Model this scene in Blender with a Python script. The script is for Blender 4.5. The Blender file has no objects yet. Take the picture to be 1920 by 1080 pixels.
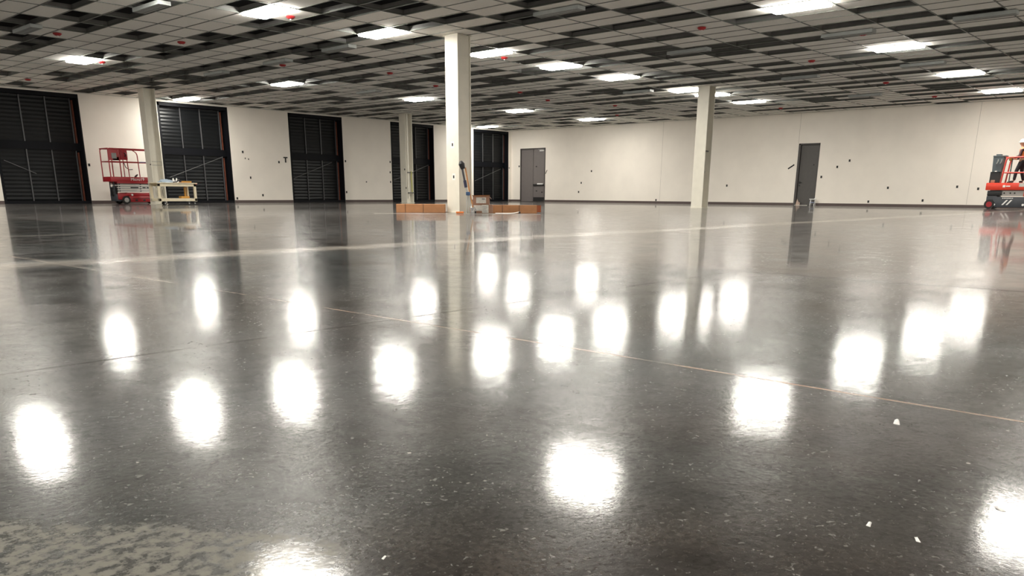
import bpy, bmesh, math, random
from mathutils import Vector, Matrix
PI = math.pi
random.seed(7)
scn = bpy.context.scene
COL = scn.collection

# ------------------------------------------------------------------ camera
H = 4.11            # ceiling height
cam_d = bpy.data.cameras.new('camera')
cam_d.sensor_fit = 'HORIZONTAL'; cam_d.sensor_width = 36.0
cam_d.lens = 1493.4 / 1920 * 36.0
cam_d.shift_y = 0.130
cam_d.clip_end = 200
cam_o = bpy.data.objects.new('camera', cam_d); COL.objects.link(cam_o)
r_, u_, f_ = Vector((.67099, -.74144, .00519)), Vector((.20047, .18815, .96146)), Vector((.71385, .6441, -.27488))
M = Matrix((r_, u_, -f_)).transposed().to_4x4(); M.translation = Vector((0, 0, .47))
cam_o.matrix_world = M
scn.camera = cam_o

# ------------------------------------------------------------------ world and exposure
w = bpy.data.worlds.new('world'); scn.world = w; w.use_nodes = True
w.node_tree.nodes['Background'].inputs[0].default_value = (.75, .78, .8, 1)
w.node_tree.nodes['Background'].inputs[1].default_value = .02
vs = scn.view_settings
vs.view_transform = 'Standard'; vs.look = 'None'; vs.gamma = 1; vs.use_curve_mapping = False
vs.exposure = 0.0
LAMP = 95.0         # emission of the ceiling lamp lenses

# ------------------------------------------------------------------ materials
def nt(name):
    m = bpy.data.materials.new(name); m.use_nodes = True
    return m, m.node_tree, m.node_tree.nodes['Principled BSDF']
def mat(name, col, rough=.6, metal=0, spec=.5, var=0, scale=8, emit=0, bump=0):
    m, t, b = nt(name)
    b.inputs['Base Color'].default_value = (*col, 1)
    b.inputs['Roughness'].default_value = rough
    b.inputs['Metallic'].default_value = metal
    b.inputs['Specular IOR Level'].default_value = spec
    tc = t.nodes.new('ShaderNodeTexCoord')
    n = t.nodes.new('ShaderNodeTexNoise'); n.inputs['Scale'].default_value = scale; n.inputs['Detail'].default_value = 5
    t.links.new(tc.outputs['Object'], n.inputs['Vector'])
    r = t.nodes.new('ShaderNodeMapRange')
    r.inputs[1].default_value = .3; r.inputs[2].default_value = .7
    r.inputs[3].default_value = 1 - (var or .05); r.inputs[4].default_value = 1 + (var or .05)
    t.links.new(n.outputs['Fac'], r.inputs[0])
    mx = t.nodes.new('ShaderNodeVectorMath'); mx.operation = 'SCALE'; mx.inputs[0].default_value = col
    t.links.new(r.outputs[0], mx.inputs['Scale']); t.links.new(mx.outputs[0], b.inputs['Base Color'])
    if bump:
        bp = t.nodes.new('ShaderNodeBump'); bp.inputs['Strength'].default_value = bump; bp.inputs['Distance'].default_value = .01
        t.links.new(n.outputs['Fac'], bp.inputs['Height']); t.links.new(bp.outputs[0], b.inputs['Normal'])
    if emit:
        b.inputs['Emission Color'].default_value = (*col, 1); b.inputs['Emission Strength'].default_value = emit
    return m

m_wall = mat('wall_paint', (.84, .79, .715), .75, var=.03, scale=1.2)
m_tile = mat('ceiling_tile', (.96, .94, .885), .9, var=.03, scale=40)
m_grid = mat('grid_metal', (.17, .18, .165), .5, .3)
m_edge = mat('opening_edge', (.24, .24, .235), .8, var=.15, scale=3)
m_deck = mat('roof_deck', (.012, .012, .014), .9)
m_base = mat('baseboard_vinyl', (.09, .065, .06), .6)
m_black = mat('black_frame', (.0035, .004, .006), .6, spec=.15)
m_sheet = mat('dark_sheet', (.004, .005, .006), .36, .2, spec=.35, var=.15, scale=2)
m_mull = mat('mullion_grey', (.085, .085, .09), .4, .3)
m_stud = mat('orange_stud', (.17, .045, .022), .7, var=.2)
m_rod = mat('brace_rod', (.16, .16, .16), .5, .3)
m_trimw = mat('white_trim', (.62, .60, .55), .6)
m_colm = mat('column_paint', (.70, .67, .58), .5, var=.04, scale=4)
m_door = mat('door_paint', (.150, .135, .130), .5, var=.04)
m_door2 = mat('dark_door_paint', (.075, .070, .066), .5, var=.05)
m_doorf = mat('door_frame_paint', (.060, .053, .050), .5)
m_steel = mat('steel', (.62, .62, .63), .25, .9)
m_dark = mat('black_plastic', (.012, .012, .013), .5)
m_dgrey = mat('dark_grey_paint', (.045, .05, .06), .5)
m_mgrey = mat('mid_grey', (.25, .25, .24), .5, var=.1)
m_lgrey = mat('light_grey', (.42, .42, .40), .5, var=.06)
m_red = mat('red_paint', (.33, .012, .018), .35, var=.06)
m_red2 = mat('orange_red_paint', (.70, .045, .018), .35, var=.06)
m_redrail = mat('rail_red_paint', (.62, .06, .045), .35)
m_white = mat('white_mark', (.80, .80, .78), .5)
m_rubber = mat('rubber', (.015, .014, .014), .75)
m_card = mat('cardboard', (.40, .19, .085), .85, var=.1, scale=6)
m_card2 = mat('brown_cardboard', (.27, .15, .10), .85, var=.1, scale=6)
m_cardin = mat('cardboard_inside', (.26, .07, .025), .9)
m_tape = mat('packing_tape', (.16, .07, .03), .3)
m_label = mat('paper_label', (.55, .53, .48), .7, var=.15, scale=30)
m_wood = mat('cream_wood', (.62, .55, .40), .6, var=.06)
m_handle = mat('wood_handle', (.46, .20, .06), .5, var=.15)
m_navy = mat('navy_grip', (.02, .022, .06), .6)
m_blue = mat('blue_plastic', (.04, .09, .2), .5)
m_orange = mat('safety_orange', (.80, .22, .05), .7)
m_amber = mat('amber_plastic', (.50, .24, .03), .5)
m_skin = mat('skin', (.55, .30, .20), .6)
m_trous = mat('dark_trousers', (.016, .016, .02), .85)
m_shirt = mat('dark_shirt', (.06, .025, .03), .85)
m_hose = mat('yellow_hose', (.45, .45, .12), .5)
m_spr = mat('red_cap', (.36, .018, .02), .4)
m_spot = mat('box_hole', (.008, .008, .008), .8)
m_bin = mat('grey_bin', (.075, .095, .105), .5)
m_halo = mat('pale_patch', (.80, .78, .74), .8)
m_diff = mat('diffuser_white', (.33, .35, .34), .5, var=.06)
m_lampbody = mat('lamp_body', (.55, .54, .5), .5)

def lens_mat(name, k):
    m, t, b = nt(name)
    b.inputs['Base Color'].default_value = (.9, .9, .88, 1)
    b.inputs['Emission Color'].default_value = (1.0, .955, .87, 1)
    b.inputs['Emission Strength'].default_value = LAMP*k
    return m
m_lens = lens_mat('lamp_lens', 1.0)
m_lens_side = lens_mat('lamp_lens_edge', 1.0)

def floor_mat():
    m, t, b = nt('polished_concrete')
    N = t.nodes.new; L = t.links.new
    tc = N('ShaderNodeTexCoord'); P = tc.outputs['Object']
    def noise(scale, detail=6, rough=.55, dist=0):
        n = N('ShaderNodeTexNoise'); n.inputs['Scale'].default_value = scale; n.inputs['Detail'].default_value = detail
        n.inputs['Roughness'].default_value = rough; n.inputs['Distortion'].default_value = dist
        L(P, n.inputs['Vector']); return n.outputs['Fac']
    def rng(x, a, b_, c, d):
        r = N('ShaderNodeMapRange'); r.inputs[1].default_value = a; r.inputs[2].default_value = b_
        r.inputs[3].default_value = c; r.inputs[4].default_value = d; L(x, r.inputs[0]); return r.outputs[0]
    def mth(op, x, y=None):
        r = N('ShaderNodeMath'); r.operation = op
        for i, q in enumerate((x, y)):
            if q is None: continue
            if isinstance(q, (int, float)): r.inputs[i].default_value = q
            else: L(q, r.inputs[i])
        return r.outputs[0]
    def mix(fac, A, B):
        r = N('ShaderNodeMix'); r.data_type = 'RGBA'
        if isinstance(fac, float): r.inputs[0].default_value = fac
        else: L(fac, r.inputs[0])
        for i, q in ((6, A), (7, B)):
            if isinstance(q, tuple): r.inputs[i].default_value = (*q, 1)
            else: L(q, r.inputs[i])
        return r.outputs[2]
    big = rng(noise(.55, 4, .5, .4), .38, .62, 0, 1)
    c = mix(big, (.026, .022, .019), (.038, .044, .044))
    med = rng(noise(5, 8, .65), .34, .66, .50, 1.55)
    fine = rng(noise(90, 6, .7), .32, .68, .45, 1.65)
    sc = N('ShaderNodeVectorMath'); sc.operation = 'SCALE'; L(c, sc.inputs[0]); L(mth('MULTIPLY', med, fine), sc.inputs['Scale'])
    c = sc.outputs[0]
    # pale aggregate specks
    v = N('ShaderNodeTexVoronoi'); v.inputs['Scale'].default_value = 38; L(P, v.inputs['Vector'])
    sp = mth('MULTIPLY', rng(noise(75, 3, .6, .6), .63, .68, 0, 1), rng(noise(6, 3), .44, .58, .15, 1))
    c = mix(mth('MULTIPLY', sp, .55), c, (.24, .24, .22))
    v2 = N('ShaderNodeTexVoronoi'); v2.inputs['Scale'].default_value = 9; L(P, v2.inputs['Vector'])
    sp2 = mth('LESS_THAN', v2.outputs['Distance'], .035)
    c = mix(mth('MULTIPLY', sp2, .8), c, (.42, .40, .36))
    sep = N('ShaderNodeSeparateXYZ'); L(P, sep.inputs[0]); X, Y = sep.outputs[0], sep.outputs[1]
    # a worn, pale patch close by, with dark pits
    dx, dy = mth('SUBTRACT', X, .30), mth('SUBTRACT', Y, 1.06)
    # axis along the camera's right hand side
    a1 = mth('ADD', mth('MULTIPLY', dx, .67), mth('MULTIPLY', dy, -.74))
    a2 = mth('ADD', mth('MULTIPLY', dx, .74), mth('MULTIPLY', dy, .67))
    e = mth('SQRT', mth('ADD', mth('POWER', mth('MULTIPLY', a1, 2.6), 2), mth('POWER', mth('MULTIPLY', a2, 7.0), 2)))
    patch = rng(mth('ADD', e, mth('MULTIPLY', mth('SUBTRACT', noise(6, 5, .6), .5), 1.6)), .9, 1.15, 1, 0)
    pit = rng(noise(42, 5, .65), .44, .56, .1, 1)
    patch = mth('MULTIPLY', patch, pit)
    c = mix(mth('MULTIPLY', patch, .7), c, (.21, .20, .17))
    # dusty part beyond the far joint, not yet burnished
    wob = mth('MULTIPLY', mth('SUBTRACT', noise(.4, 4), .5), .5)
    d1 = rng(mth('ADD', X, wob), 4.72, 4.95, 0, 1)
    dust = mth('MULTIPLY', d1, rng(noise(.5, 5, .6), .3, .7, .35, 1))
    c = mix(mth('MULTIPLY', dust, .55), c, (.150, .135, .128))
    # saw cut joints and dried slurry lines
    def line(axis, pos, w, lo=None, hi=None, other=None, wig=.0):
        p = mth('SUBTRACT', axis, pos)
        if wig: p = mth('ADD', p, mth('MULTIPLY', mth('SUBTRACT', noise(.9, 5, .6), .5), wig))
        f = mth('LESS_THAN', mth('ABSOLUTE', p), w)
        if lo is not None: f = mth('MULTIPLY', f, mth('GREATER_THAN', other, lo))
        if hi is not None: f = mth('MULTIPLY', f, mth('LESS_THAN', other, hi))
        return f
    jA = mth('MULTIPLY', line(Y, 2.39, .010, None, 4.80, X), .9)
    c = mix(jA, c, (.020, .012, .010))
    jD = mth('MULTIPLY', line(X, 4.79, .018, None, 2.40, Y), .85)
    c = mix(jD, c, (.025, .02, .016))
    c = mix(mth('MULTIPLY', line(X, 7.9, .010), .6), c, (.06, .05, .045))
    jB = mth('MULTIPLY', line(X, 1.975, .006), rng(noise(3, 3), .38, .6, .2, 1))
    c = mix(jB, c, (.34, .24, .18))
    c = mix(mth('MULTIPLY', line(X, 1.963, .0035), .8), c, (.03, .02, .015))
    c = mix(mth('MULTIPLY', line(X, 1.99, .035, 4.2, 6.6, Y, .08), .6), c, (.26, .24, .21))
    jC = mth('MULTIPLY', rng(mth('ABSOLUTE', mth('ADD', mth('SUBTRACT', Y, 5.95), mth('MULTIPLY', mth('SUBTRACT', noise(.9, 5, .6), .5), .5))), .10, .34, 1, 0), rng(noise(2.2, 5, .6), .30, .6, .55, 1))
    c = mix(jC, c, (.30, .275, .24))
    c = mix(mth('MULTIPLY', line(Y, 9.8, .10, 2.0, 5.6, X, .6), .5), c, (.36, .33, .29))
    c = mix(mth('MULTIPLY', line(Y, 12.2, .02), .5), c, (.36, .33, .29))
    c = mix(mth('MULTIPLY', line(X, 14.0, .10, None, 14.5, Y, .2), .45), c, (.36, .33, .29))
    L(c, b.inputs['Base Color'])
    # gloss: a broad lobe below a hard clear sheen
    ro = rng(noise(3, 6, .6), .35, .65, .15, .25)
    ro = mth('ADD', ro, mth('MULTIPLY', mth('MAXIMUM', patch, sp), .25))
    worn = mth('MAXIMUM', mth('MAXIMUM', mth('MAXIMUM', mth('MULTIPLY', dust, .15), jA), jB), mth('MAXIMUM', mth('MULTIPLY', jC, .75), mth('MAXIMUM', jD, mth('MULTIPLY', patch, .5))))
    nf = mth('MULTIPLY', rng(noise(14, 7, .7, .5), .36, .60, .60, 1.08), rng(noise(95, 4, .7, .3), .36, .52, .62, 1.04))
    nf = mth('SUBTRACT', 1.0, mth('MULTIPLY', mth('SUBTRACT', 1.0, nf), mth('SUBTRACT', 1.0, mth('MULTIPLY', d1, .75))))
    cw = mth('MULTIPLY', mth('SUBTRACT', .50, mth('MULTIPLY', worn, .45)), nf)
    L(cw, b.inputs['Coat Weight'])
    L(ro, b.inputs['Roughness'])
    b.inputs['IOR'].default_value = 1.5
    b.inputs['Coat Weight'].default_value = .55
    b.inputs['Coat Roughness'].default_value = .02
    b.inputs['Coat IOR'].default_value = 1.55
    b.inputs['Specular IOR Level'].default_value = .055
    bp = N('ShaderNodeBump'); bp.inputs['Strength'].default_value = .06; bp.inputs['Distance'].default_value = .002
    L(mth('ADD', noise(110, 5, .7), mth('MULTIPLY', noise(9, 2, .5), .25)), bp.inputs['Height'])
    L(mth('SUBTRACT', .060, mth('MULTIPLY', d1, .048)), bp.inputs['Strength'])
    L(bp.outputs[0], b.inputs['Coat Normal'])
    bp2 = N('ShaderNodeBump'); bp2.inputs['Strength'].default_value = .35; bp2.inputs['Distance'].default_value = .003
    L(mth('SUBTRACT', .30, mth('MULTIPLY', d1, .24)), bp2.inputs['Strength'])
    L(noise(70, 5, .65), bp2.inputs['Height']); L(bp2.outputs[0], b.inputs['Normal'])
    return m
m_floor = floor_mat()

# ------------------------------------------------------------------ mesh helpers
class MB:
    def __init__(s): s.v, s.f, s.mi, s.mats = [], [], [], []
    def _m(s, m):
        if m is None: return 0
        if m not in s.mats: s.mats.append(m)
        return s.mats.index(m)
    def raw(s, vs, fs, m=None):
        o = len(s.v); s.v += [tuple(p) for p in vs]; k = s._m(m)
        for f in fs: s.f.append([o + i for i in f]); s.mi.append(k)
        return s
    def box(s, x0, x1, y0, y1, z0, z1, m=None, bev=0):
        if bev:
            bm = bmesh.new(); bmesh.ops.create_cube(bm, size=1)
            for v in bm.verts: v.co = Vector(((x0+x1)/2+v.co.x*(x1-x0), (y0+y1)/2+v.co.y*(y1-y0), (z0+z1)/2+v.co.z*(z1-z0)))
            bmesh.ops.bevel(bm, geom=bm.edges[:], offset=bev, segments=2, affect='EDGES', profile=.5)
            bm.verts.index_update()
            s.raw([v.co[:] for v in bm.verts], [[v.index for v in f.verts] for f in bm.faces], m); bm.free(); return s
        vs = [(x, y, z) for z in (z0, z1) for y in (y0, y1) for x in (x0, x1)]
        return s.raw(vs, [(0,2,3,1),(4,5,7,6),(0,1,5,4),(2,6,7,3),(0,4,6,2),(1,3,7,5)], m)
    def quad(s, a, b, c, d, m=None): return s.raw([a, b, c, d], [(0,1,2,3)], m)
    def tube(s, pts, r, n=10, m=None, cap=True):
        pts = [Vector(p) for p in pts]; rs = r if isinstance(r, (list, tuple)) else [r]*len(pts)
        vs, fs = [], []; prev = None
        for i, p in enumerate(pts):
            t = ((pts[min(i+1, len(pts)-1)]-p).normalized() + (p-pts[max(i-1, 0)]).normalized())
            t = t.normalized() if t.length > 1e-6 else Vector((0,0,1))
            a = prev if prev is not None else (Vector((0,0,1)) if abs(t.z) < .9 else Vector((1,0,0)))
            a = (a - t*a.dot(t)).normalized(); prev = a; b = t.cross(a)
            for k in range(n):
                q = 2*PI*k/n; vs.append(p + (a*math.cos(q) + b*math.sin(q))*rs[i])
        for i in range(len(pts)-1):
            for k in range(n):
                fs.append((i*n+k, i*n+(k+1) % n, (i+1)*n+(k+1) % n, (i+1)*n+k))
        if cap: fs.append(tuple(reversed(range(n)))); fs.append(tuple((len(pts)-1)*n+k for k in range(n)))
        return s.raw(vs, fs, m)
    def cyl(s, a, b, r, n=20, m=None): return s.tube([a, b], r, n, m)
    def lathe(s, prof, c, n=24, m=None):
        vs, fs = [], []
        for (r, z) in prof:
            for k in range(n): q = 2*PI*k/n; vs.append((c[0]+r*math.cos(q), c[1]+r*math.sin(q), c[2]+z))
        for i in range(len(prof)-1):
            for k in range(n): fs.append((i*n+k, i*n+(k+1) % n, (i+1)*n+(k+1) % n, (i+1)*n+k))
        fs.append(tuple(range(n))); fs.append(tuple((len(prof)-1)*n+k for k in range(n)))
        return s.raw(vs, fs, m)
    def xform(s, mt, start=0):
        s.v[start:] = [tuple(mt @ Vector(p)) for p in s.v[start:]]; return s
    def build(s, name, m=None, parent=None, smooth=False):
        me = bpy.data.meshes.new(name); me.from_pydata(s.v, [], s.f)
        for q in (s.mats or [m]): me.materials.append(q)
        if s.mats: me.polygons.foreach_set('material_index', s.mi)
        bm = bmesh.new(); bm.from_mesh(me); bmesh.ops.recalc_face_normals(bm, faces=bm.faces); bm.to_mesh(me); bm.free()
        if smooth:
            me.polygons.foreach_set('use_smooth', [True]*len(me.polygons))
            try: me.set_sharp_from_angle(angle=math.radians(38))
            except Exception: pass
        o = bpy.data.objects.new(name, me); COL.objects.link(o)
        if parent: o.parent = parent
        return o
def tag(o, label, cat, group=None):
    o['label'] = label; o['category'] = cat
    if group: o['group'] = group
    return o
def thing(name, label, cat, loc=(0,0,0), rz=0, group=None):
    o = bpy.data.objects.new(name, None); COL.objects.link(o); o.location = loc; o.rotation_euler = (0, 0, rz)
    o.empty_display_size = .2
    return tag(o, label, cat, group)
def struct(o): o['kind'] = 'structure'; return o
def copy_tree(o, parent=None):
    c = o.copy(); COL.objects.link(c); c.parent = parent
    for ch in [k for k in bpy.data.objects if k.parent == o and k is not c]: copy_tree(ch, c)
    return c
def text(name, s, size, mt, m, parent, extrude=.002):
    cu = bpy.data.curves.new('t', 'FONT'); cu.body = s; cu.size = size; cu.extrude = extrude
    to = bpy.data.objects.new('t', cu); COL.objects.link(to)
    bpy.context.view_layer.update()
    me = bpy.data.meshes.new_from_object(to.evaluated_get(bpy.context.evaluated_depsgraph_get()))
    me.transform(mt); me.materials.clear(); me.materials.append(m)
    bpy.data.objects.remove(to)
    o = bpy.data.objects.new(name, me); COL.objects.link(o); o.parent = parent
    return o

# ------------------------------------------------------------------ the room
XW, YW = 37.9, 34.35      # faces of the right hand wall and of the left hand wall
X0, Y0 = -7.0, -7.0       # the walls behind the camera
GU, GV = 1.2192, .6096
OPEN_W = [(10.04, 13.12), (16.17, 19.30), (22.34, 25.40), (28.47, 31.52), (34.60, 37.62)]
OPEN_W = [(3.9, 7.0)] + OPEN_W
WT = 4.035                # top of the openings
REC = .32
struct(MB().quad((X0, Y0, 0), (XW, Y0, 0), (XW, YW+REC, 0), (X0, YW+REC, 0)).build('floor', m_floor))
wl = MB(); xs = [X0] + [q for o in OPEN_W for q in o] + [XW+.3]
for i in range(0, len(xs), 2): wl.box(xs[i], xs[i+1], YW, YW+.45, 0, H+1.3)
for a, b in OPEN_W: wl.box(a, b, YW, YW+.45, WT, H+1.3)
struct(wl.build('wall_left', m_wall))
# right hand wall with two doorways
D1, D2 = (31.66, 33.62, 3.06), (15.34, 16.34, 2.76)
wr = MB(); ys = [Y0, D2[0], D2[1], D1[0], D1[1], YW]
for i in (0, 2, 4): wr.box(XW, XW+.2, ys[i], ys[i+1], 0, H+1.3)
wr.box(XW, XW+.2, D2[0], D2[1], D2[2], H+1.3); wr.box(XW, XW+.2, D1[0], D1[1], D1[2], H+1.3)
struct(wr.build('wall_right', m_wall))
struct(MB().box(X0-.2, X0, Y0, YW, 0, H+1.3).build('wall_back', m_wall))
struct(MB().box(X0-.2, XW, Y0-.2, Y0, 0, H+1.3).build('wall_front', m_wall))
bl = MB()
for i in range(0, len(xs), 2): bl.box(xs[i], min(xs[i+1], XW), YW-.014, YW, 0, .11)
struct(bl.build('baseboard_left', m_base))
br = MB()
for a, b in ((Y0, D2[0]), (D2[1], D1[0]), (D1[1], YW)): br.box(XW-.014, XW, a, b, 0, .11)
struct(br.build('baseboard_right', m_base))
struct(MB().box(X0, XW, YW-.03, YW, H-.035, H).build('trim_1', m_trimw))
struct(MB().box(XW-.03, XW, Y0, YW, H-.03, H).build('trim_2', m_trimw))
sm = MB()
for y in (16.37, 8.97, 23.7): sm.box(XW-.003, XW, y-.006, y+.006, D2[2]+.02 if y == 16.37 else .12, H-.03)
struct(sm.build('trim_3', mat('wall_joint', (.45, .42, .37), .8)))

# storefront openings: black frame, three bays of ribbed dark sheet over three, transom, orange stud, brace
def make_window(a, b, idx, rod=None):
    w_ = MB(); y1 = YW + REC
    w_.box(a, a+.10, YW+.01, y1+.1, 0, WT); w_.box(b-.05, b, YW+.005, y1+.1, 0, WT)
    w_.box(a, b, YW+.01, y1+.1, WT-.14, WT); w_.box(a, b, YW+.02, y1+.1, 0, .10)
    o = struct(w_.build('window_%d' % idx, m_black))
    MB().box(a+.1, b-.05, y1-.06, y1+.06, 1.98, 2.26).build('transom', m_black, o)
    c = [a+.10, a+1.10, a+1.98, a+2.86]
    for z0, z1 in ((.10, 1.98), (2.26, WT-.14)):
        for k in range(3):
            s = MB(); n = int((z1-z0)/.035); vs = []
            for j in range(n+1):
                z = z0 + (z1-z0)*j/n; d = (.006, 0, -.006, 0)[j % 4]
                vs += [(c[k], y1+.03+d, z), (c[k+1], y1+.03+d, z)]
            s.raw(vs, [(2*j, 2*j+1, 2*j+3, 2*j+2) for j in range(n)])
            s.build('shutter_sheet', m_sheet, o)
        for k in (1, 2, 3): MB().box(c[k]-.016, c[k]+.016, y1-.03, y1+.02, z0, z1).build('mullion', m_mull, o)
        MB().box(c[3]+.055, c[3]+.115, y1+.0, y1+.06, z0, z1-.06).build('stud', m_stud, o)
    MB().box(c[3], b, y1+.06, y1+.1, 0, WT).build('backing_panel', m_black, o)
    if rod: MB().tube([(a+rod[0], YW+.16, rod[1]), (a+rod[2], y1-.08, rod[3])], .011, 8).build('brace_rod', m_rod, o)
rods = [None, (.25, 1.55, 1.3, 1.1), (.30, 1.05, 2.85, 1.96), (.2, 1.1, 2.5, 1.9), (.2, 1.1, 2.8, 1.95), (.2, 1.15, 2.6, 1.9)]
for i, (a, b) in enumerate(OPEN_W): make_window(a, b, i+1, rods[i])

# the doors
def make_doors():
    y0, y1, z1 = D1
    f = MB()
    f.box(XW-.02, XW+.16, y0, y0+.06, 0, z1); f.box(XW-.02, XW+.16, y1-.06, y1, 0, z1); f.box(XW-.02, XW+.16, y0, y1, z1-.07, z1)
    o = struct(f.build('door_1', m_doorf))
    ym = y0 + .96
    MB().box(XW+.03, XW+.08, ym+.006, y1-.06, .01, z1-.07, bev=.004).build('door_leaf', m_door, o)
    r = MB().box(XW+.03, XW+.08, y0+.06, ym-.006, .01, z1-.07, bev=.004).build('door_leaf', m_door, o)
    MB().box(XW-.0, XW+.03, ym-.02, ym+.02, .01, z1-.07).build('astragal', m_door, o)
    e = MB().box(XW-.05, XW+.03, y0+.12, ym-.04, .93, 1.01, bev=.01).build('exit_bar', m_dark, r)
    MB().box(XW-.075, XW-.03, y0+.12, y0+.56, .99, 1.06, bev=.006).build('push_pad', m_white, e)
    MB().box(XW+.015, XW+.03, y0+.09, ym-.03, .03, .26).build('kick_plate', m_dark, r)
    c = MB().box(XW-.05, XW+.03, y0+.10, y0+.42, z1-.19, z1-.12, bev=.008).build('door_closer', m_white, r)
    MB().tube([(XW-.04, y0+.15, z1-.11), (XW-.25, y0+.35, z1-.10), (XW-.02, y0+.55, z1-.08)], .012).build('closer_arm', m_steel, c)
    for y, z in ((ym-.25, 2.02), (ym-.28, .62), (y0+.25, .55)):
        MB().cyl((XW+.0, y, z), (XW+.03, y, z), .035).build('lock_cylinder', m_dark, r)
    y0, y1, z1 = D2
    f = MB()
    f.box(XW-.02, XW+.19, y0, y0+.035, 0, z1); f.box(XW-.02, XW+.19, y1-.10, y1, 0, z1); f.box(XW-.02, XW+.19, y0, y1, z1-.06, z1)
    o = struct(f.build('door_2', m_doorf))
    r = MB().box(XW+.10, XW+.15, y0+.035, y1-.10, .01, z1-.06, bev=.004).build('door_leaf', m_door2, o)
    h = MB().tube([(XW+.10, y1-.17, 1.03), (XW+.03, y1-.17, 1.03), (XW+.03, y1-.29, 1.03)], .012).build('lever_handle', m_dark, r)
    MB().box(XW+.085, XW+.10, y1-.20, y1-.14, .98, 1.08).build('handle_plate', m_dark, h)
    MB().cyl((XW+.08, y1-.17, 1.17-.28), (XW+.10, y1-.17, 1.17-.28), .03).build('lock_cylinder', m_dark, r)
    MB().box(XW+.09, XW+.10, y0+.22, y0+.27, 1.78, 1.84).build('peephole', m_dark, r)
make_doors()

# ------------------------------------------------------------------ ceiling: grid, tiles, open cells
OPEN = [(4,32),(4,35),(4,38),(4,42),(5,29),(5,31),(5,33),(5,35),(5,38),(5,42),(6,31),(6,41),(7,26),(7,28),(7,31),(7,33),(7,38),(7,42),(7,49),(7,52),(8,24),(8,26),(8,32),(8,33),(8,35),(8,42),(9,21),(9,23),(9,26),(9,29),(9,32),(9,38),(9,42),(9,47),(10,22),(10,23),(10,26),(10,29),(10,32),(10,33),(10,36),(10,39),(10,43),(10,47),(11,17),(11,18),(11,19),(11,21),(11,23),(11,27),(11,28),(11,33),(11,39),(11,42),(11,49),(12,17),(12,18),(12,21),(12,26),(12,28),(12,32),(12,37),(12,39),(12,42),(12,47),(13,15),(13,18),(13,20),(13,23),(13,35),(14,13),(14,17),(14,18),(14,21),(14,23),(14,26),(14,32),(14,36),(14,42),(14,43),(15,11),(15,13),(15,18),(15,21),(15,26),(15,31),(15,33),(15,38),(15,42),(16,12),(16,13),(16,17),(16,18),(16,22),(16,23),(16,24),(16,29),(16,33),(16,35),(17,11),(17,13),(17,15),(17,18),(17,21),(17,26),(17,31),(17,35),(18,11),(18,17),(18,21),(18,26),(18,28),(18,31),(19,12),(19,13),(19,18),(19,21),(19,23),(19,26),(19,29),(19,32),(19,33),(20,13),(20,16),(20,17),(20,21),(20,23),(20,27),(20,28),(21,13),(21,18),(21,23),(22,21),(22,22),(22,23),(23,18),(23,21),(23,23),(23,26),(24,17),(24,26),(24,28),(25,15),(25,18),(25,21),(26,21),(27,17),(27,23)]
OPEN = set(OPEN)
LIGHTS = [(13,7),(13,12),(13,16),(13,21),(13,27),(13,32),(13,37),(13,44),(13,47),(13,52),
          (21,16),(21,27),(21,37),(21,47),(21,56),(27,27),(27,56),(6,27),(6,37),(6,47),(6,56),
          (6,7),(6,16),(1,20),(21,7),(1,32),(1,44),(13,-2),(1,7),(-4,-2),(-4,12),(-4,27),(-4,42),(1,-4),(6,-4),(27,12),(21,-2)]
LS = set(LIGHTS)
far_rows = {12,13,18,21,23,26,28,31,33,35,38,40,42,45,47,49,51,53,55,58,60}
def mapped(m_, n):   # cells whose state was read from the photograph
    v, u = (n+.7)*GV, (m_+.22)*GU
    d = v*.742 + u*.670
    x = (v*.671 - u*.741)/d
    return d < 22.5 and abs(x) < .66
SPR_XY = [(8.18,22.14),(10.67,20.94),(10.77,16.19),(14.42,22.25),(17.53,21.08),(17.68,16.31),(17.55,10.11),(23.66,10.08),(20.58,7.6),(29.66,10.01),(23.82,21.18),(20.56,22.25),(26.5,22.06),(29.86,21.13),(33.45,23.53),(34.84,9.91),(35.28,16.2),(10.57,31.7),(10.66,25.80)]
CLOSED = {(math.floor(y/GU+.28), math.floor(x/GV-.2)) for x, y in SPR_XY}
def is_open(m_, n):
    if (m_, n) in LS or (m_, n) in CLOSED: return False
    if (m_, n) in OPEN: return True
    if mapped(m_, n): return False
    return random.random() < (.60 if n in far_rows else .07)
tl, ge, grid = MB(), MB(), MB()
HB = .10
mlo, mhi, nlo, nhi = -6, 28, -12, 62
def uedge(m_): return min(max((m_-.28)*GU, Y0), YW)
def vedge(n): return min(max((n+.2)*GV, X0), XW)
t_ = .012
for m_ in range(mlo, mhi+1):
    y0, y1 = uedge(m_), uedge(m_+1)
    if y1-y0 < .02: continue
    for n in range(nlo, nhi+1):
        x0, x1 = vedge(n), vedge(n+1)
        if x1-x0 < .02: continue
        if is_open(m_, n):
            a, b, c, d = x0+t_, x1-t_, y0+t_, y1-t_
            zt = H + HB
            ge.quad((a,c,H),(b,c,H),(b,c,zt),(a,c,zt)); ge.quad((a,d,H),(b,d,H),(b,d,zt),(a,d,zt))
            ge.quad((a,c,H),(a,d,H),(a,d,zt),(a,c,zt)); ge.quad((b,c,H),(b,d,H),(b,d,zt),(b,c,zt))
        elif (m_, n) not in LS:
            tl.box(x0+.008, x1-.008, y0+.008, y1-.008, H+.004, H+.02)
for m_ in range(mlo, mhi+2):
    y = uedge(m_); grid.box(X0, XW, y-.013, y+.013, H-.006, H+.03)
for n in range(nlo, nhi+2):
    x = vedge(n); grid.box(x-.013, x+.013, Y0, YW, H-.0065, H+.03)
ce = struct(tl.build('ceiling', m_tile))
grid.build('ceiling_grid', m_grid, ce)
ge.build('opening_edge', m_edge, ce)
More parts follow.
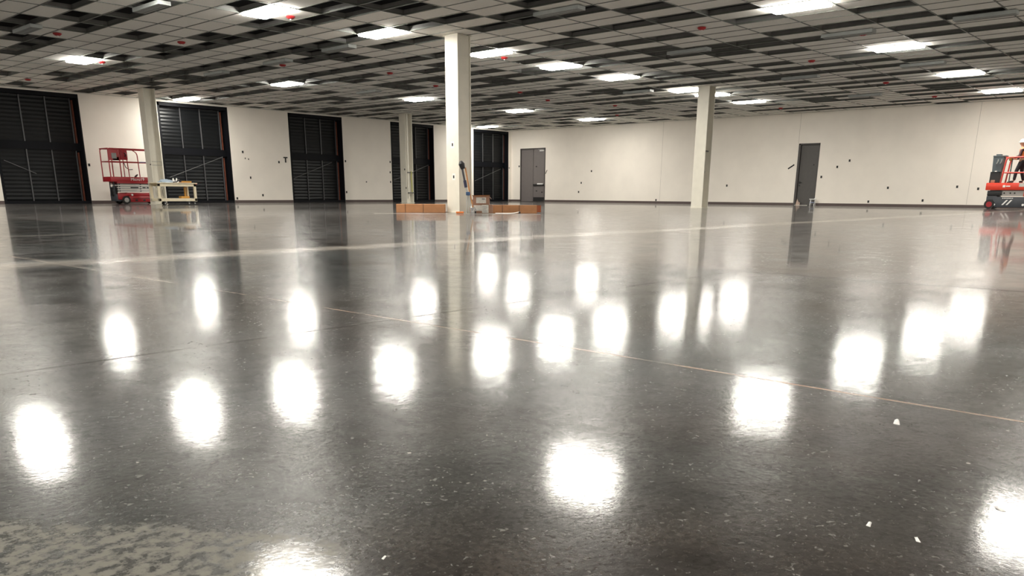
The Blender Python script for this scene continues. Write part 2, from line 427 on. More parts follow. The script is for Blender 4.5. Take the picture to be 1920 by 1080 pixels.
MB().box(X0-.2, XW+.3, Y0-.2, YW+.45, H+1.3, H+1.4).build('roof_deck', m_deck, ce)

# ------------------------------------------------------------------ lay-in lamps
def make_lamp():
    o = thing('ceiling_light', '', 'light')
    b = MB().box(-.29, .29, -.59, .59, .0, .09).build('lamp_housing', m_lampbody, o)
    l = MB()
    P = [(-.285, -.585, -.004), (.285, -.585, -.004), (.285, .585, -.004), (-.285, .585, -.004),
         (-.27, -.57, -.05), (.27, -.57, -.05), (.27, .57, -.05), (-.27, .57, -.05)]
    l.raw(P, [(4,5,6,7)], m_lens); l.raw(P, [(0,1,5,4),(1,2,6,5),(2,3,7,6),(3,0,4,7)], m_lens_side)
    l.build('lamp_lens', None, o)
    f = MB()
    f.box(-.298, -.284, -.60, .60, -.012, .0); f.box(.284, .298, -.60, .60, -.012, .0)
    f.box(-.298, .298, -.60, -.586, -.012, .0); f.box(-.298, .298, .586, .60, -.012, .0)
    f.build('lamp_trim', m_lampbody, o)
    return o
lamp_label = {
 (13,7): 'lamp above the left edge of the picture, mirrored at the lower left of the floor',
 (13,12): 'lamp above the picture, mirrored second from the left in the lower left floor',
 (6,16): 'lamp above the picture, mirrored brightest in the floor at bottom centre',
 (6,7): 'lamp above the picture, mirrored at the bottom edge left of centre',
 (1,20): 'lamp above the picture, mirrored at the lower right edge of the floor',
 (13,16): 'lit ceiling lamp near the top left, with a red cap just right of it',
 (13,21): 'lit rectangular ceiling lamp just left of the top of the nearest column',
 (13,27): 'lit rectangular ceiling lamp touching the right side of the nearest column',
 (13,32): 'lit ceiling lamp, second one right of the nearest column in the long middle row',
 (13,37): 'lit ceiling lamp, third one right of the nearest column in the long middle row',
 (13,44): 'lit ceiling lamp just left of the top of the right hand column',
 (13,47): 'lit ceiling lamp partly hidden behind the right hand column',
 (13,52): 'lit ceiling lamp just right of the right hand column, last of the middle row',
 (21,16): 'lit ceiling lamp with orange fringe at the far left, above the first dark opening',
 (21,27): 'lit ceiling lamp above the wall between second and third dark opening from the left',
 (21,37): 'lit ceiling lamp left of the nearest column, above the column with the yellow hose',
 (21,47): 'small lit ceiling lamp above the fifth dark opening, right of the nearest column',
 (21,56): 'small lit ceiling lamp above the double door wall, close to the far wall',
 (27,27): 'lit ceiling lamp close above the second dark opening, beside the column with the cart',
 (27,56): 'smallest, farthest lit ceiling lamp, right above the fifth dark opening',
 (6,27): 'lit ceiling lamp cut by the top edge at the upper right, largest on the right',
 (6,37): 'lit ceiling lamp with orange fringe, second down the right hand row',
 (6,47): 'lit ceiling lamp with orange fringe, third down the right hand row',
 (6,56): 'lit ceiling lamp at the right edge of the picture, above the person',
}
L0 = None
for i, (m_, n) in enumerate(LIGHTS):
    o = make_lamp() if L0 is None else copy_tree(L0)
    L0 = L0 or o
    o.location = ((n+.7)*GV, (m_+.22)*GU, H)
    o['group'] = 'lit lamps set into the ceiling grid'
    o['label'] = lamp_label.get((m_, n), 'unseen lit ceiling lamp outside the picture, added to light the hall')  # lamps without their own label are unseen, added for even lighting

# hanging air diffusers
def make_diff():
    o = thing('air_diffuser', '', 'air diffuser')
    d = MB(); d.box(-.13, .13, -.585, .585, -.075, .0, bev=.004); d.build('diffuser_box', m_diff, o)
    s = MB()
    for y in (-.07, .07): s.box(y-.012, y+.012, -.56, .56, -.080, -.074)
    s.build('air_slot', m_mgrey, o)
    return o
DIFF = [((7.45,21.9), 'pale slot diffuser box at the far left of the ceiling, above the first dark opening'),
 ((8.3,17.4), 'pale slot diffuser at the top left edge, left of the largest lamp'),
 ((13.7,18.5), 'pale slot diffuser below and right of the top left lamp, before the nearest column'),
 ((13.9,21.7), 'pale slot diffuser below the top left lamp, left of a red cap'),
 ((13.9,25.2), 'pale slot diffuser above the column with the cart'),
 ((14.0,11.4), 'pale slot diffuser at the top middle, right of the nearest column'),
 ((19.9,11.8), 'pale slot diffuser above and left of the right hand column'),
 ((20.2,7.8), 'pale slot diffuser left of the second lamp of the right hand row'),
 ((26.5,11.6), 'pale slot diffuser right of the right hand column top'),
 ((26.1,7.85), 'pale slot diffuser left of the third lamp of the right hand row'),
 ((20.1,4.95), 'pale slot diffuser at the top right corner of the ceiling'),
 ((20.0,25.3), 'pale slot diffuser left of the nearest column, above the third dark opening'),
 ((26.3,17.6), 'pale slot diffuser between the nearest column and the right hand column, far back'),
 ((32.6,11.7), 'pale slot diffuser near the far wall, above the dark single door')]
q0 = None
for (x, y), lb in DIFF:
    o = make_diff() if q0 is None else copy_tree(q0); q0 = q0 or o
    o.location = (x, y, H-.008); o['label'] = lb; o['group'] = 'slot diffusers hanging from the ceiling grid'

# red capped sprinklers
def make_spr():
    o = thing('fire_sprinkler', '', 'sprinkler')
    MB().lathe([(.03, .0), (.095, -.002), (.098, -.012), (.088, -.030), (.06, -.050), (.03, -.058)], (0,0,0)).build('protective_cap', m_spr, o, True)
    MB().lathe([(.022, -.056), (.020, -.070), (.008, -.076)], (0,0,0), 12).build('sprinkler_tip', m_white, o, True)
    return o
SPR = [((8.18,22.14), 'red sprinkler cap at the far left of the ceiling, beside a hanging diffuser'),
 ((10.67,20.94), 'red sprinkler cap between the far left lamp and the top left lamp'),
 ((10.77,16.19), 'largest red sprinkler cap, just right of the top left lamp'),
 ((14.42,22.25), 'red sprinkler cap right of a hanging diffuser, above the wall lamp row at left'),
 ((17.53,21.08), 'red sprinkler cap left of the nearest column shaft'),
 ((17.68,16.31), 'red sprinkler cap under the lamp that touches the nearest column'),
 ((17.55,10.11), 'large red sprinkler cap above and left of the upper right lamps'),
 ((23.66,10.08), 'red sprinkler cap right of the right hand column'),
 ((20.58,7.6), 'red sprinkler cap just left above the second lamp of the right hand row'),
 ((29.66,10.01), 'dark red sprinkler cap left of the third lamp of the right hand row'),
 ((23.82,21.18), 'dark red sprinkler cap on the far ceiling just right of the nearest column'),
 ((20.56,22.25), 'dark red sprinkler cap on the far ceiling just left of the nearest column'),
 ((26.5,22.06), 'small dark red sprinkler cap above the fifth dark opening'),
 ((29.86,21.13), 'small dark red sprinkler cap above the lamp at the far wall, left of it'),
 ((33.45,23.53), 'small dark red sprinkler cap right beside the lamp near the far wall'),
 ((34.84,9.91), 'small dark red sprinkler cap near the far wall, left of the last right lamp'),
 ((35.28,16.2), 'small dark red sprinkler cap near the far wall above the dark single door'),
 ((10.57,31.7), 'small dark red sprinkler cap close above the first dark opening'),
 ((10.66,25.80), 'small orange sprinkler cap right beside the far left lamp')]
q0 = None
for (x, y), lb in SPR:
    o = make_spr() if q0 is None else copy_tree(q0); q0 = q0 or o
    o.location = (x, y, H-.004); o['label'] = lb; o['group'] = 'red capped sprinklers in the ceiling'

# ------------------------------------------------------------------ steel columns
def make_column(cx, cy, label):
    o = thing('steel_column', label, 'column', (cx, cy, 0))
    w_, t = .22, .028
    MB().box(-w_, -w_+t, -w_, w_, 0, H+.02, bev=.003).build('flange', m_colm, o)
    MB().box(w_-t, w_, -w_, w_, 0, H+.02, bev=.003).build('flange', m_colm, o)
    MB().box(-w_+t, w_-t, -.012, .012, 0, H+.02).build('web', m_colm, o)
    MB().box(-w_-.03, w_+.03, -w_-.03, w_+.03, 0, .014).build('base_plate', m_colm, o)
    MB().box(-w_-.02, w_+.02, -w_-.02, w_+.02, H-.02, H-.007).build('collar', m_colm, o)
    return o
c1 = make_column(14.65, 15.05, 'nearest, tallest cream steel column, with tools leaning on it and cardboard around its foot')
for z, y in ((1.62, -.0), (.86, -.03)):
    k = MB().box(-.222, -.2195, y-.055, y+.055, z-.08, z+.08).build('cover_patch', m_halo, c1)
    MB().box(-.224, -.2215, y-.022, y+.022, z-.035, z+.035).build('outlet_hole', m_spot, k)
MB().box(-.19, .19, -.195, -.175, .015, H-.02).build('web_panel', m_colm, c1)
c2 = make_column(26.85, 15.1, 'cream steel column standing alone at the right, with a dark conduit in its side')
cd = MB().cyl((-.10, -.06, .9), (-.10, -.06, H), .024).build('conduit', m_dark, c2)
MB().box(-.15, -.04, -.14, -.02, 1.42, 1.62, bev=.005).build('junction_box', m_dgrey, c2)
MB().tube([(-.09, -.10, 1.42), (-.05, -.15, 1.25), (-.08, -.12, 1.10), (-.10, -.08, 1.2)], .014).build('cable_loop', m_mgrey, c2)
MB().box(-.17, .05, -.20, -.05, 1.93, 1.97).build('clamp_bar', m_dark, c2)
c3 = make_column(14.35, 31.2, 'cream steel column at the left, between the red lift and the cream cart')
MB().tube([(-.19, -.17, 1.55), (.19, -.23, 1.55), (.19, -.23, 1.42), (-.19, -.17, 1.42)], .008).build('wire_bracket', m_mgrey, c3)
MB().box(-.235, -.22, -.20, -.13, 1.42, 1.46).build('clip', m_dark, c3)
for x in (-.10, .10): MB().tube([(x-.05, -.23, .62), (x+.05, -.23, .62), (x, -.22, .5), (x, -.22, .3)], .012).build('hook_bracket', m_mgrey, c3)
c4 = make_column(26.72, 31.1, 'farthest slim cream steel column, with brackets and a yellow hose on its side')
MB().cyl((-.05, -.14, .2), (-.05, -.14, H), .05).build('vertical_pipe', m_colm, c4)
for z in (1.40, .46): MB().box(-.12, .22, -.24, -.16, z, z+.035).build('clamp_bar', m_dgrey, c4)
MB().tube([(.05, -.22, 1.48), (.09, -.24, 1.4), (.05, -.25, 1.25), (.08, -.24, 1.0), (.1, -.23, .8), (.12, -.22, .5)], .022).build('hose', m_hose, c4)
for y, z in ((-.10, 1.56), (-.17, .70)): MB().box(-.224, -.219, y-.03, y+.03, z-.04, z+.04).build('outlet_hole', m_spot, c4)

# ------------------------------------------------------------------ small boxes cut in the walls
def hole(wall, a, z, label, w_=.038, h_=.05, rot=0):
    o = thing('outlet_box', label, 'outlet box', (a, YW, z) if wall == 'L' else (XW, a, z), group='black outlet boxes in the cream walls')
    q = MB()
    if wall == 'L':
        q.box(-w_, w_, -.014, -.001, -h_, h_, bev=.004); q.xform(Matrix.Rotation(rot, 4, 'Y'))
        r = MB().box(-w_*.5, w_*.5, -.017, -.0135, -h_*.5, h_*.5)
    else:
        q.box(-.014, -.001, -w_, w_, -h_, h_, bev=.004); q.xform(Matrix.Rotation(rot, 4, 'X'))
        r = MB().box(-.017, -.0135, -w_*.5, w_*.5, -h_*.5, h_*.5)
    q.build('box_rim', m_spot, o)
    if not rot: r.build('box_insert', m_dark, o)
RH = [(28.26,1.70,'small black outlet box, highest of the dots right of the double door'),
 (28.96,1.07,'small black outlet box, middle one of the dots right of the double door'),
 (29.13,.57,'small black outlet box, lowest of the three dots right of the double door'),
 (23.92,.17,'black outlet box near the floor, midway between double door and right hand column'),
 (19.85,.90,'black outlet box just right of the right hand column'),
 (13.94,1.96,'higher of the two black outlet boxes at eye height right of the dark door'),
 (14.46,1.70,'lower of the two black outlet boxes at eye height right of the dark door'),
 (15.14,1.27,'faint outlet box right against the edge of the dark single door'),
 (12.15,.79,'black outlet box midway along the wall between dark door and right lift'),
 (9.41,.83,'first of two black outlet boxes left of the right hand lift'),
 (8.62,.75,'black outlet box closest to the right hand lift'),
 (12.91,.20,'low black outlet box, nearer of two to the dark single door'),
 (10.67,.27,'low black outlet box, nearer of two to the right hand lift'),
 (33.72,2.05,'black outlet box touching the left frame of the double door')]
for a, z, lb in RH: hole('R', a, z, lb)
hole('R', 31.57, 1.70, 'slanting black bracket on the wall right beside the double door', .02, .12, .5)
hole('R', 16.62, 1.74, 'slanting black bracket on the wall left of the dark single door', .03, .17, 1.0)
LH = [(19.88,2.20,'highest black outlet box right of the second dark opening'),
 (19.98,1.93,'small outlet box, left one of a close pair right of the second dark opening',.02,.03),
 (20.14,1.90,'small outlet box, right one of a close pair right of the second dark opening',.02,.03),
 (20.17,1.10,'outlet box at middle height between second and third dark opening',.03,.05),
 (21.70,1.82,'small round outlet box left of the black T bracket'),
 (20.73,.33,'low outlet box between second and third dark opening'),
 (26.76,1.00,'single outlet box on the wall between third and fourth dark opening',.03,.03),
 (25.50,1.98,'outlet box at the upper right edge of the third dark opening'),
 (25.48,.49,'outlet box at the lower right edge of the third dark opening'),
 (28.37,2.03,'highest of three outlet boxes at the left edge of the fourth dark opening',.03,.05),
 (28.35,1.51,'middle of three outlet boxes at the left edge of the fourth dark opening',.03,.05),
 (28.36,1.02,'lowest of three outlet boxes at the left edge of the fourth dark opening',.03,.05),
 (19.42,.19,'outlet box near the floor at the right edge of the second dark opening'),
 (13.20,1.46,'outlet box at the right edge of the first dark opening'),
 (34.38,1.40,'outlet box on the pale strip between nearest column and fifth dark opening',.03,.05),
 (37.68,1.96,'outlet box at the right edge of the fifth dark opening',.03,.03)]
for q in LH: hole('L', *q)
tb = thing('wall_bracket', 'black T shaped bracket on the wall left of the third dark opening', 'bracket', (22.06, YW, 1.95))
MB().box(-.11, .11, -.03, -.001, .06, .11, bev=.01).build('bracket_head', m_spot, tb)
MB().box(-.03, .03, -.025, -.001, -.14, .06, bev=.006).build('bracket_stem', m_spot, tb)

# ------------------------------------------------------------------ scissor lifts
def roundbar(pts, r=.019, rad=.09, seg=5):
    """polyline with rounded corners"""
    P = [Vector(p) for p in pts]; out = [P[0]]
    for i in range(1, len(P)-1):
        a, b, c = P[i-1], P[i], P[i+1]
        k = min(rad, (a-b).length*.45, (c-b).length*.45)
        s, e = b+(a-b).normalized()*k, b+(c-b).normalized()*k
        for j in range(seg+1):
            t = j/seg; out.append(s*(1-t)**2 + b*2*t*(1-t) + e*t*t)
    out.append(P[-1]); return [tuple(p) for p in out]

def wheel(parent, x, y, r, w_, tire, hub, s=1):
    c = MB(); c.cyl((x, y-w_/2, r), (x, y+w_/2, r), r, 28)
    t = c.build('wheel', tire, parent, True)
    h = MB(); h.cyl((x, y-w_/2-.008, r), (x, y+w_/2+.008, r), r*.58, 20); h.cyl((x, y-w_/2-.02, r), (x, y+w_/2+.02, r), r*.18, 12)
    h.build('hub', hub, t, True)

def lift_left():
    L, W = 1.86, .76     # local x along the machine, y depth
    o = thing('scissor_lift', 'red scissor lift parked against the left wall behind the cream column', 'scissor lift', (13.27, 32.35, 0))
    ch = MB(); ch.box(.50, L, .03, W-.03, .07, .30, bev=.02); ch.box(.42, L-.08, .05, W-.05, .30, .42, bev=.02)
    ch = ch.build('chassis', m_red, o, True)
    MB().box(.05, .50, .10, W-.10, .10, .36, bev=.02).build('battery_tray', m_dgrey, o, True)
    MB().box(.10, .46, .06, .14, .16, .40, bev=.02).build('tray_door', m_red, o, True)
    MB().box(.62, 1.35, .020, .03, .20, .215).build('side_seam', m_dark, ch)
    for x in (.72, 1.02, 1.30): MB().box(x, x+.09, .018, .03, .11, .17).build('decal', m_dark, ch)
    MB().cyl((.62, .012, .34), (.62, .05, .34), .035).build('round_decal', m_white, ch)
    for x in (.38, 1.60):
        for y in (.05, W-.05): wheel(o, x, y, .15 if x < 1 else .12, .09, m_rubber, m_lgrey)
    # folded scissor stack
    st = MB()
    for k in range(4):
        z = .46+.082*k
        for y in (.10, W-.15): st.box(.16, L-.06, y, y+.05, z, z+.062, bev=.006)
    st = st.build('scissor_arms', m_lgrey, o)
    pn = MB()
    for k in range(5):
        z = .45+.082*k
        for x in (.20, 1.0, 1.74): pn.cyl((x, .07, z+.03), (x, W-.07, z+.03), .022, 12)
    pn.build('pivot_pins', m_dgrey, st)
    for x0, x1 in ((.62, .92), (1.08, 1.2), (1.24, 1.36)): MB().box(x0, x1, .094, .10, .59, .63).build('decal', m_dark, st)
    ld = MB()
    for y in (.2, .56): ld.box(.03, .06, y-.015, y+.015, .3, .95)
    for k in range(5): ld.box(.02, .07, .2, .56, .36+.12*k, .385+.12*k)
    ld.build('ladder', m_dgrey, o)
    hs = MB(); hs.box(.02, .2, .28, .48, .28, .62, bev=.03); hs.build('hydraulic_pack', m_dark, o, True)
    # platform
    pf = MB(); pf.box(-.12, L+.02, 0, W, .82, 1.00, bev=.012); pf.box(.10, L+.02, .01, W-.01, .76, .84, bev=.01)
    pf = pf.build('platform', m_red, o, True)
    text('lettering', 'Micro19', .155, Matrix.Translation((.62, -.003, .865)) @ Matrix.Rotation(PI/2, 4, 'X'), m_white, pf)
    zt, zm = 2.02, 1.55
    rl = MB()
    for y in (.02, W-.02):
        rl.tube(roundbar([(-.10, y, 1.0), (-.10, y, zt), (.44, y, zt)]), .02)
        rl.tube(roundbar([(.30, y, 1.0), (.30, y, zt), (L, y, zt), (L, y, 1.0)]), .021)
        rl.tube([(-.10, y, zm), (L, y, zm)], .017)
        if y > .1: continue
        rl.tube(roundbar([(.42, y, 1.0), (.42, y, zt-.02)]), .016)
        rl.tube(roundbar([(.42, y, zt-.12), (.56, y, zt-.16), (.60, y, 1.0)], rad=.16), .017)
        rl.tube(roundbar([(.78, y, zt-.02), (.98, y, zt-.14), (1.00, y, 1.0)], rad=.16), .018)
        rl.tube(roundbar([(1.50, y, zt-.02), (1.55, y, zt-.2), (1.50, y, zm), (1.56, y, 1.0)]), .026)
    for x in (-.10, .30, L):
        rl.tube([(x, .02, zt), (x, W-.02, zt)], .02); rl.tube([(x, .02, zm), (x, W-.02, zm)], .017)
    rl = rl.build('guard_rail', m_red, o, True)
    g = MB(); g.box(-.08, .28, .03, .045, 1.60, 1.99); g.box(.06, .30, .03, .045, 1.6, 1.72); g.build('gate_panel', m_red, o)
    MB().box(.02, .20, .015, .03, 1.66, 1.86).build('manual_box', m_mgrey, o)
    cb = MB(); cb.box(.36, .62, .03, .16, 1.62, 2.0, bev=.02); cb = cb.build('control_box', m_red, o, True)
    MB().tube([(.50, .02, 1.88), (.55, .0, 1.80), (.50, .0, 1.74)], .02).build('joystick', m_dark, cb)
    MB().tube([(.44, .06, 1.60), (.50, .05, 1.36), (.62, .05, 1.27), (.76, .05, 1.28)], .014).build('control_cable', m_dark, o, True)
    MB().box(1.02, 1.6, .0, .012, 1.54, 1.565).build('blue_strap', m_blue, o)
    MB().tube([(.92, .3, 1.0), (.99, .3, 1.06), (1.04, .3, 1.10)], [.03, .035, .02]).build('foot_pedal', m_dark, o)
    return o
lift_left()

def lift_right():
    # local x runs away from the camera's left (towards -Y), local y is depth (+X)
    L, W = 2.0, .80
    o = thing('scissor_lift', 'orange and dark grey scissor lift with a person on it at the right', 'scissor lift', (35.0, 7.72, 0), -PI/2)
    ch = MB(); ch.box(.30, 1.62, .04, W-.04, .06, .44, bev=.02); ch.box(.06, .42, .08, W-.08, .16, .48, bev=.03); ch.box(1.5, L-.04, .08, W-.08, .16, .44, bev=.03)
    ch = ch.build('chassis', m_dgrey, o, True)
    sl = MB()
    for x in (.60, .74):
        sl.raw([(x, .034, .15), (x+.06, .034, .15), (x+.20, .034, .33), (x+.14, .034, .33)], [(0,1,2,3)])
        sl.raw([(x, .040, .15), (x+.06, .040, .15), (x+.20, .040, .33), (x+.14, .040, .33)], [(0,1,2,3)])
    sl.build('slanted_logo', m_white, ch)
    lg = MB()
    for k in range(7): lg.box(.60+k*.052, .60+k*.052+.036, .030, .04, .38, .41)
    lg.build('small_lettering', m_white, ch)
    for x in (.36, 1.30): MB().cyl((x, .02, .16), (x, .05, .16), .04).build('hook_ring', m_white, ch)
    for x in (.20, 1.74):
        for y in (.06, W-.06): wheel(o, x, y, .17, .11, m_rubber, m_red)
    st = MB()
    for k in range(4):
        z = .485+.052*k
        for y in (.12, W-.17): st.box(.14, L-.1, y, y+.05, z, z+.040, bev=.005)
    st = st.build('scissor_arms', m_mgrey, o)
    for x in (.62, .82, .96): MB().cyl((x, .10, .57), (x, .13, .57), .026).build('pivot_pin', m_dark, st)
    MB().box(.06, .54, .10, .30, .48, .66, bev=.02).build('motor_cover', m_dark, o, True)
    MB().box(1.25, L-.02, .07, .12, .46, .70, bev=.01).build('side_cover', m_red2, o, True)
    MB().cyl((1.42, .05, .62), (1.42, .08, .62), .06).build('yellow_decal', m_label, o)
    MB().box(1.32, 1.75, .055, .07, .48, .53).build('white_strip', m_white, o)
    pf = MB(); pf.box(0, L, 0, W, .68, .94, bev=.02); pf = pf.build('platform', m_red2, o, True)
    MB().box(.56, .64, -.006, .0, .78, .86).build('decal', m_white, pf)
    MB().box(.56+.10, .56+.24, -.006, .0, .80, .84).build('decal', m_white, pf)
    MB().box(1.08, 1.48, -.006, .0, .80, .93).build('pale_plate', m_label, pf)
    zt, zm = 1.84, 1.30
    rl = MB()
    for y in (.03, W-.03):
        rl.tube(roundbar([(.46, y, .94), (.54, y, zt), (L-.02, y, zt), (L-.02, y, .94)], rad=.14), .028)
        rl.tube([(.48, y, zm), (L, y, zm)], .024)
    for x in (.52, L-.02): rl.tube([(x, .03, zt), (x, W-.03, zt)], .024); rl.tube([(x, .03, zm), (x, W-.03, zm)], .02)
    rl.build('guard_rail', m_redrail, o, True)
    p = MB(); p.box(.70, .73, .06, .09, .94, 1.80); p.box(.66, .82, .05, .12, .94, .98); p.build('gate_post', m_dark, o)
    return o
lr = lift_right()
b = thing('tool_bin', 'tall dark grey bin with black base at the left end of the right lift', 'bin', (35.30, 7.54, .94), -PI/2, )
b.scale = (.72, 1, .80)
q = MB(); q.raw([(-.13,-.12,.50),(.27,-.12,.50),(.27,.20,.50),(-.13,.20,.50),(-.16,-.15,1.22),(.34,-.15,1.22),(.34,.23,1.22),(-.16,.23,1.22)], [(0,1,2,3),(4,5,6,7),(0,1,5,4),(1,2,6,5),(2,3,7,6),(3,0,4,7)])
q.box(-.06, .16, -.1, .18, 1.22, 1.28, bev=.01); q.box(-.17, .42, -.16, .24, 1.17, 1.22, bev=.01); q.build('bin_body', m_bin, b)
MB().box(-.20, .26, -.10, .18, 0, .50, bev=.02).build('bin_base', m_dark, b)
for x in (.04, .20): MB().tube([(x, -.15, .85), (x+.05, -.17, .95), (x+.05, -.17, 1.05)], .022).build('bin_strap', m_lgrey, b)
MB().box(-.0, .10, -.13, -.1, .50, .54).build('white_clip', m_white, b)
MB().box(-.12, .08, -.14, -.10, 0, .13, bev=.02).build('brown_pouch', m_card2, b)

# ------------------------------------------------------------------ the person on the lift
def skin_mesh(name, chains, m, parent, sub=2):
    """chains: list of [(x,y,z,r), ...]; equal points are welded so the surface is one"""
    verts, rad, edges, key = [], [], [], {}
    for ch in chains:
        prev = None
        for (x, y, z, r) in ch:
            k = (round(x, 4), round(y, 4), round(z, 4))
            if k not in key: key[k] = len(verts); verts.append((x, y, z)); rad.append(r)
            if prev is not None and prev != key[k]: edges.append((prev, key[k]))
            prev = key[k]
    me = bpy.data.meshes.new(name); me.from_pydata(verts, edges, [])
    o = bpy.data.objects.new(name, me); COL.objects.link(o)
    sk = o.modifiers.new('s', 'SKIN'); sk.use_smooth_shade = True
    sv = me.skin_vertices[0].data
    for i, r in enumerate(rad): sv[i].radius = (r, r) if not isinstance(r, tuple) else r; sv[i].use_root = (i == 0)
    ss = o.modifiers.new('u', 'SUBSURF'); ss.levels = ss.render_levels = sub
    bpy.context.view_layer.update()
    me2 = bpy.data.meshes.new_from_object(o.evaluated_get(bpy.context.evaluated_depsgraph_get()))
    bpy.data.objects.remove(o)
    me2.materials.clear(); me2.materials.append(m); me2.name = name
    me2.polygons.foreach_set('use_smooth', [True]*len(me2.polygons))
    o = bpy.data.objects.new(name, me2); COL.objects.link(o); o.parent = parent
    return o
def person():
    # local +x = the way the person faces (picture left), y = sideways
    o = thing('person', 'person in white hard hat, orange vest and dark trousers standing on the right lift', 'person', (35.45, 6.76, .94), PI/2)
    o.scale = (.84, .84, .84)
    hip = (0, 0, .93)
    def leg(s, knee, ank, toe): return [(0, 0, .95, .11), (.0, s*.09, .88, .095), (*knee, .062), (*ank, .042), (*toe, .03)]
    LL = leg(1, (.14, .11, .50), (.17, .12, .09), (.34, .13, .04))
    RR = leg(-1, (-.03, -.11, .49), (-.14, -.12, .09), (.02, -.13, .04))
    spine = [(0, 0, .95, .11), (.01, 0, 1.12, .115), (.03, 0, 1.32, .13), (.05, 0, 1.42, .09), (.06, 0, 1.49, .05), (.085, 0, 1.57, .055), (.10, 0, 1.66, .085), (.095, 0, 1.73, .07)]
    def arm(s, elb, wr, hand): return [(.05, 0, 1.42, .09), (.05, s*.17, 1.40, .055), (*elb, .043), (*wr, .030), (*hand, .036)]
    AL = arm(1, (.08, .24, 1.13), (.30, .17, 1.05), (.38, .15, 1.05))
    AR = arm(-1, (.05, -.24, 1.13), (.24, -.12, 1.00), (.31, -.08, 1.00))
    fing = []
    for hx, hy, hz, s in ((.38, .15, 1.05, 1), (.31, -.08, 1.0, -1)):
        for k in range(4):
            y = hy + (k-1.5)*.02
            l = (.06, .07, .066, .052)[k]
            fing.append([(hx, hy, hz, .036), (hx+.035, y, hz+.005, .011), (hx+.035+l*.6, y, hz-.005, .010), (hx+.035+l*.8, y, hz-.03, .008)])
        fing.append([(hx, hy, hz, .036), (hx+.01, hy-s*.045, hz+.01, .012), (hx+.05, hy-s*.05, hz+.0, .010)])
    face = [[(.10, 0, 1.66, .085), (.185, 0, 1.645, .018), (.20, 0, 1.63, .012)]]
    ears = [[(.10, 0, 1.66, .085), (.09, .088, 1.655, .02)], [(.10, 0, 1.66, .085), (.09, -.088, 1.655, .02)]]
    body = skin_mesh('body', [spine, LL, RR, AL, AR] + fing + face + ears, m_skin, o)
    e = MB()
    for s in (1, -1): e.lathe([(.004, -.006), (.010, 0), (.004, .006)], (.172, s*.032, 1.668), 10)
    e.build('eyes', m_dark, body)
    MB().box(.168, .178, -.022, .022, 1.603, 1.608).build('mouth', m_red, body)
    g = .016
    grow = lambda chs, k: [[(x, y, z, r+g*k) for x, y, z, r in c] for c in chs]
    skin_mesh('trousers', grow([[(0,0,1.0,.11), (0,0,.95,.11)], LL[:-1], RR[:-1]], 1.1), m_trous, o)
    skin_mesh('shirt', grow([[(0,0,.98,.11), (.01,0,1.12,.115), (.03,0,1.32,.13), (.05,0,1.42,.09)], AL[:-1], AR[:-1]], 1.0), m_shirt, o)
    skin_mesh('safety_vest', grow([[(0,0,1.02,.125), (.01,0,1.12,.13), (.03,0,1.32,.145), (.05,0,1.42,.10)], [(.05,0,1.42,.10), (.05,.12,1.42,.06)], [(.05,0,1.42,.10), (.05,-.12,1.42,.06)]], 1.0), m_orange, o)
    for ch in (LL, RR):
        t, a = ch[-1], ch[-2]
        skin_mesh('boot', [[(a[0]-.03, a[1], .06, .05), (t[0], t[1], .045, .045)], [(a[0]-.03, a[1], .06, .05), (a[0], a[1], .17, .05)]], m_dark, o)
    hh = MB().lathe([(.135, 1.695), (.13, 1.705), (.112, 1.72), (.108, 1.76), (.09, 1.81), (.05, 1.84), (.01, 1.85)], (.095, 0, 0), 28)
    hh.raw([(.20,-.07,1.70),(.27,-.04,1.69),(.27,.04,1.69),(.20,.07,1.70),(.20,-.07,1.712),(.27,-.04,1.70),(.27,.04,1.70),(.20,.07,1.712)], [(0,1,2,3),(4,5,6,7),(0,1,5,4),(1,2,6,5),(2,3,7,6)])
    hh.build('hard_hat', m_white, o, True)
    MB().tube([(.04, -.13, .98), (.0, .13, .98)], .03).build('tool_belt', m_handle, o)
person()
t = thing('work_glove', 'orange and tan glove held in front of the person on the lift', 'glove', (35.42, 7.14, 1.78))
MB().box(-.05, .05, -.06, .04, -.05, .06, bev=.02).build('glove_palm', m_amber, t, True)
MB().tube([(0, .03, .04), (0, .08, .10)], [.018, .013]).build('glove_finger', m_redrail, t, True)

# ------------------------------------------------------------------ cream cart
def cart():
    L, W, Z = 1.44, .66, .78
    o = thing('rolling_cart', 'cream wooden rolling cart with open shelf in front of the left column', 'cart', (13.50, 29.30, 0))
    for x in (0, L-.09):
        for y in (0, W-.06): MB().box(x, x+.09, y, y+.06, .12, Z-.04, bev=.004).build('leg', m_wood, o)
    MB().box(0, L, 0, W, .13, .23, bev=.006).build('lower_shelf', m_wood, o)
    MB().box(0, L, 0, .05, Z-.13, Z-.03, bev=.004).build('apron', m_wood, o)
    MB().box(0, L, W-.05, W, Z-.13, Z-.03, bev=.004).build('apron', m_wood, o)
    MB().box(-.04, L+.05, -.03, W+.03, Z-.03, Z, bev=.006).build('cart_top', m_wood, o)
    MB().box(L+.05, L+.10, .1, W-.1, Z-.05, Z-.02, bev=.005).build('handle', m_redrail, o)
    for x, y in ((.24, .06), (.42, W-.08), (L-.30, .06), (L-.08, .06)):
        c = MB().cyl((x, y-.02, .055), (x, y+.02, .055), .055, 24).build('caster', m_rubber, o, True)
        MB().cyl((x, y-.024, .055), (x, y+.024, .055), .026, 16).build('caster_hub', m_mgrey, c, True)
        MB().box(x-.03, x+.03, y-.03, y+.03, .108, .13).build('caster_plate', m_mgrey, c)
cart()
cx, cy, cz = 13.50, 29.30, .78
o = thing('plastic_bag', 'crumpled pale blue plastic bag lying on the left end of the cart', 'bag', (cx+.42, cy+.25, cz))
bg = MB(); vs = []; R = 7; n = 14
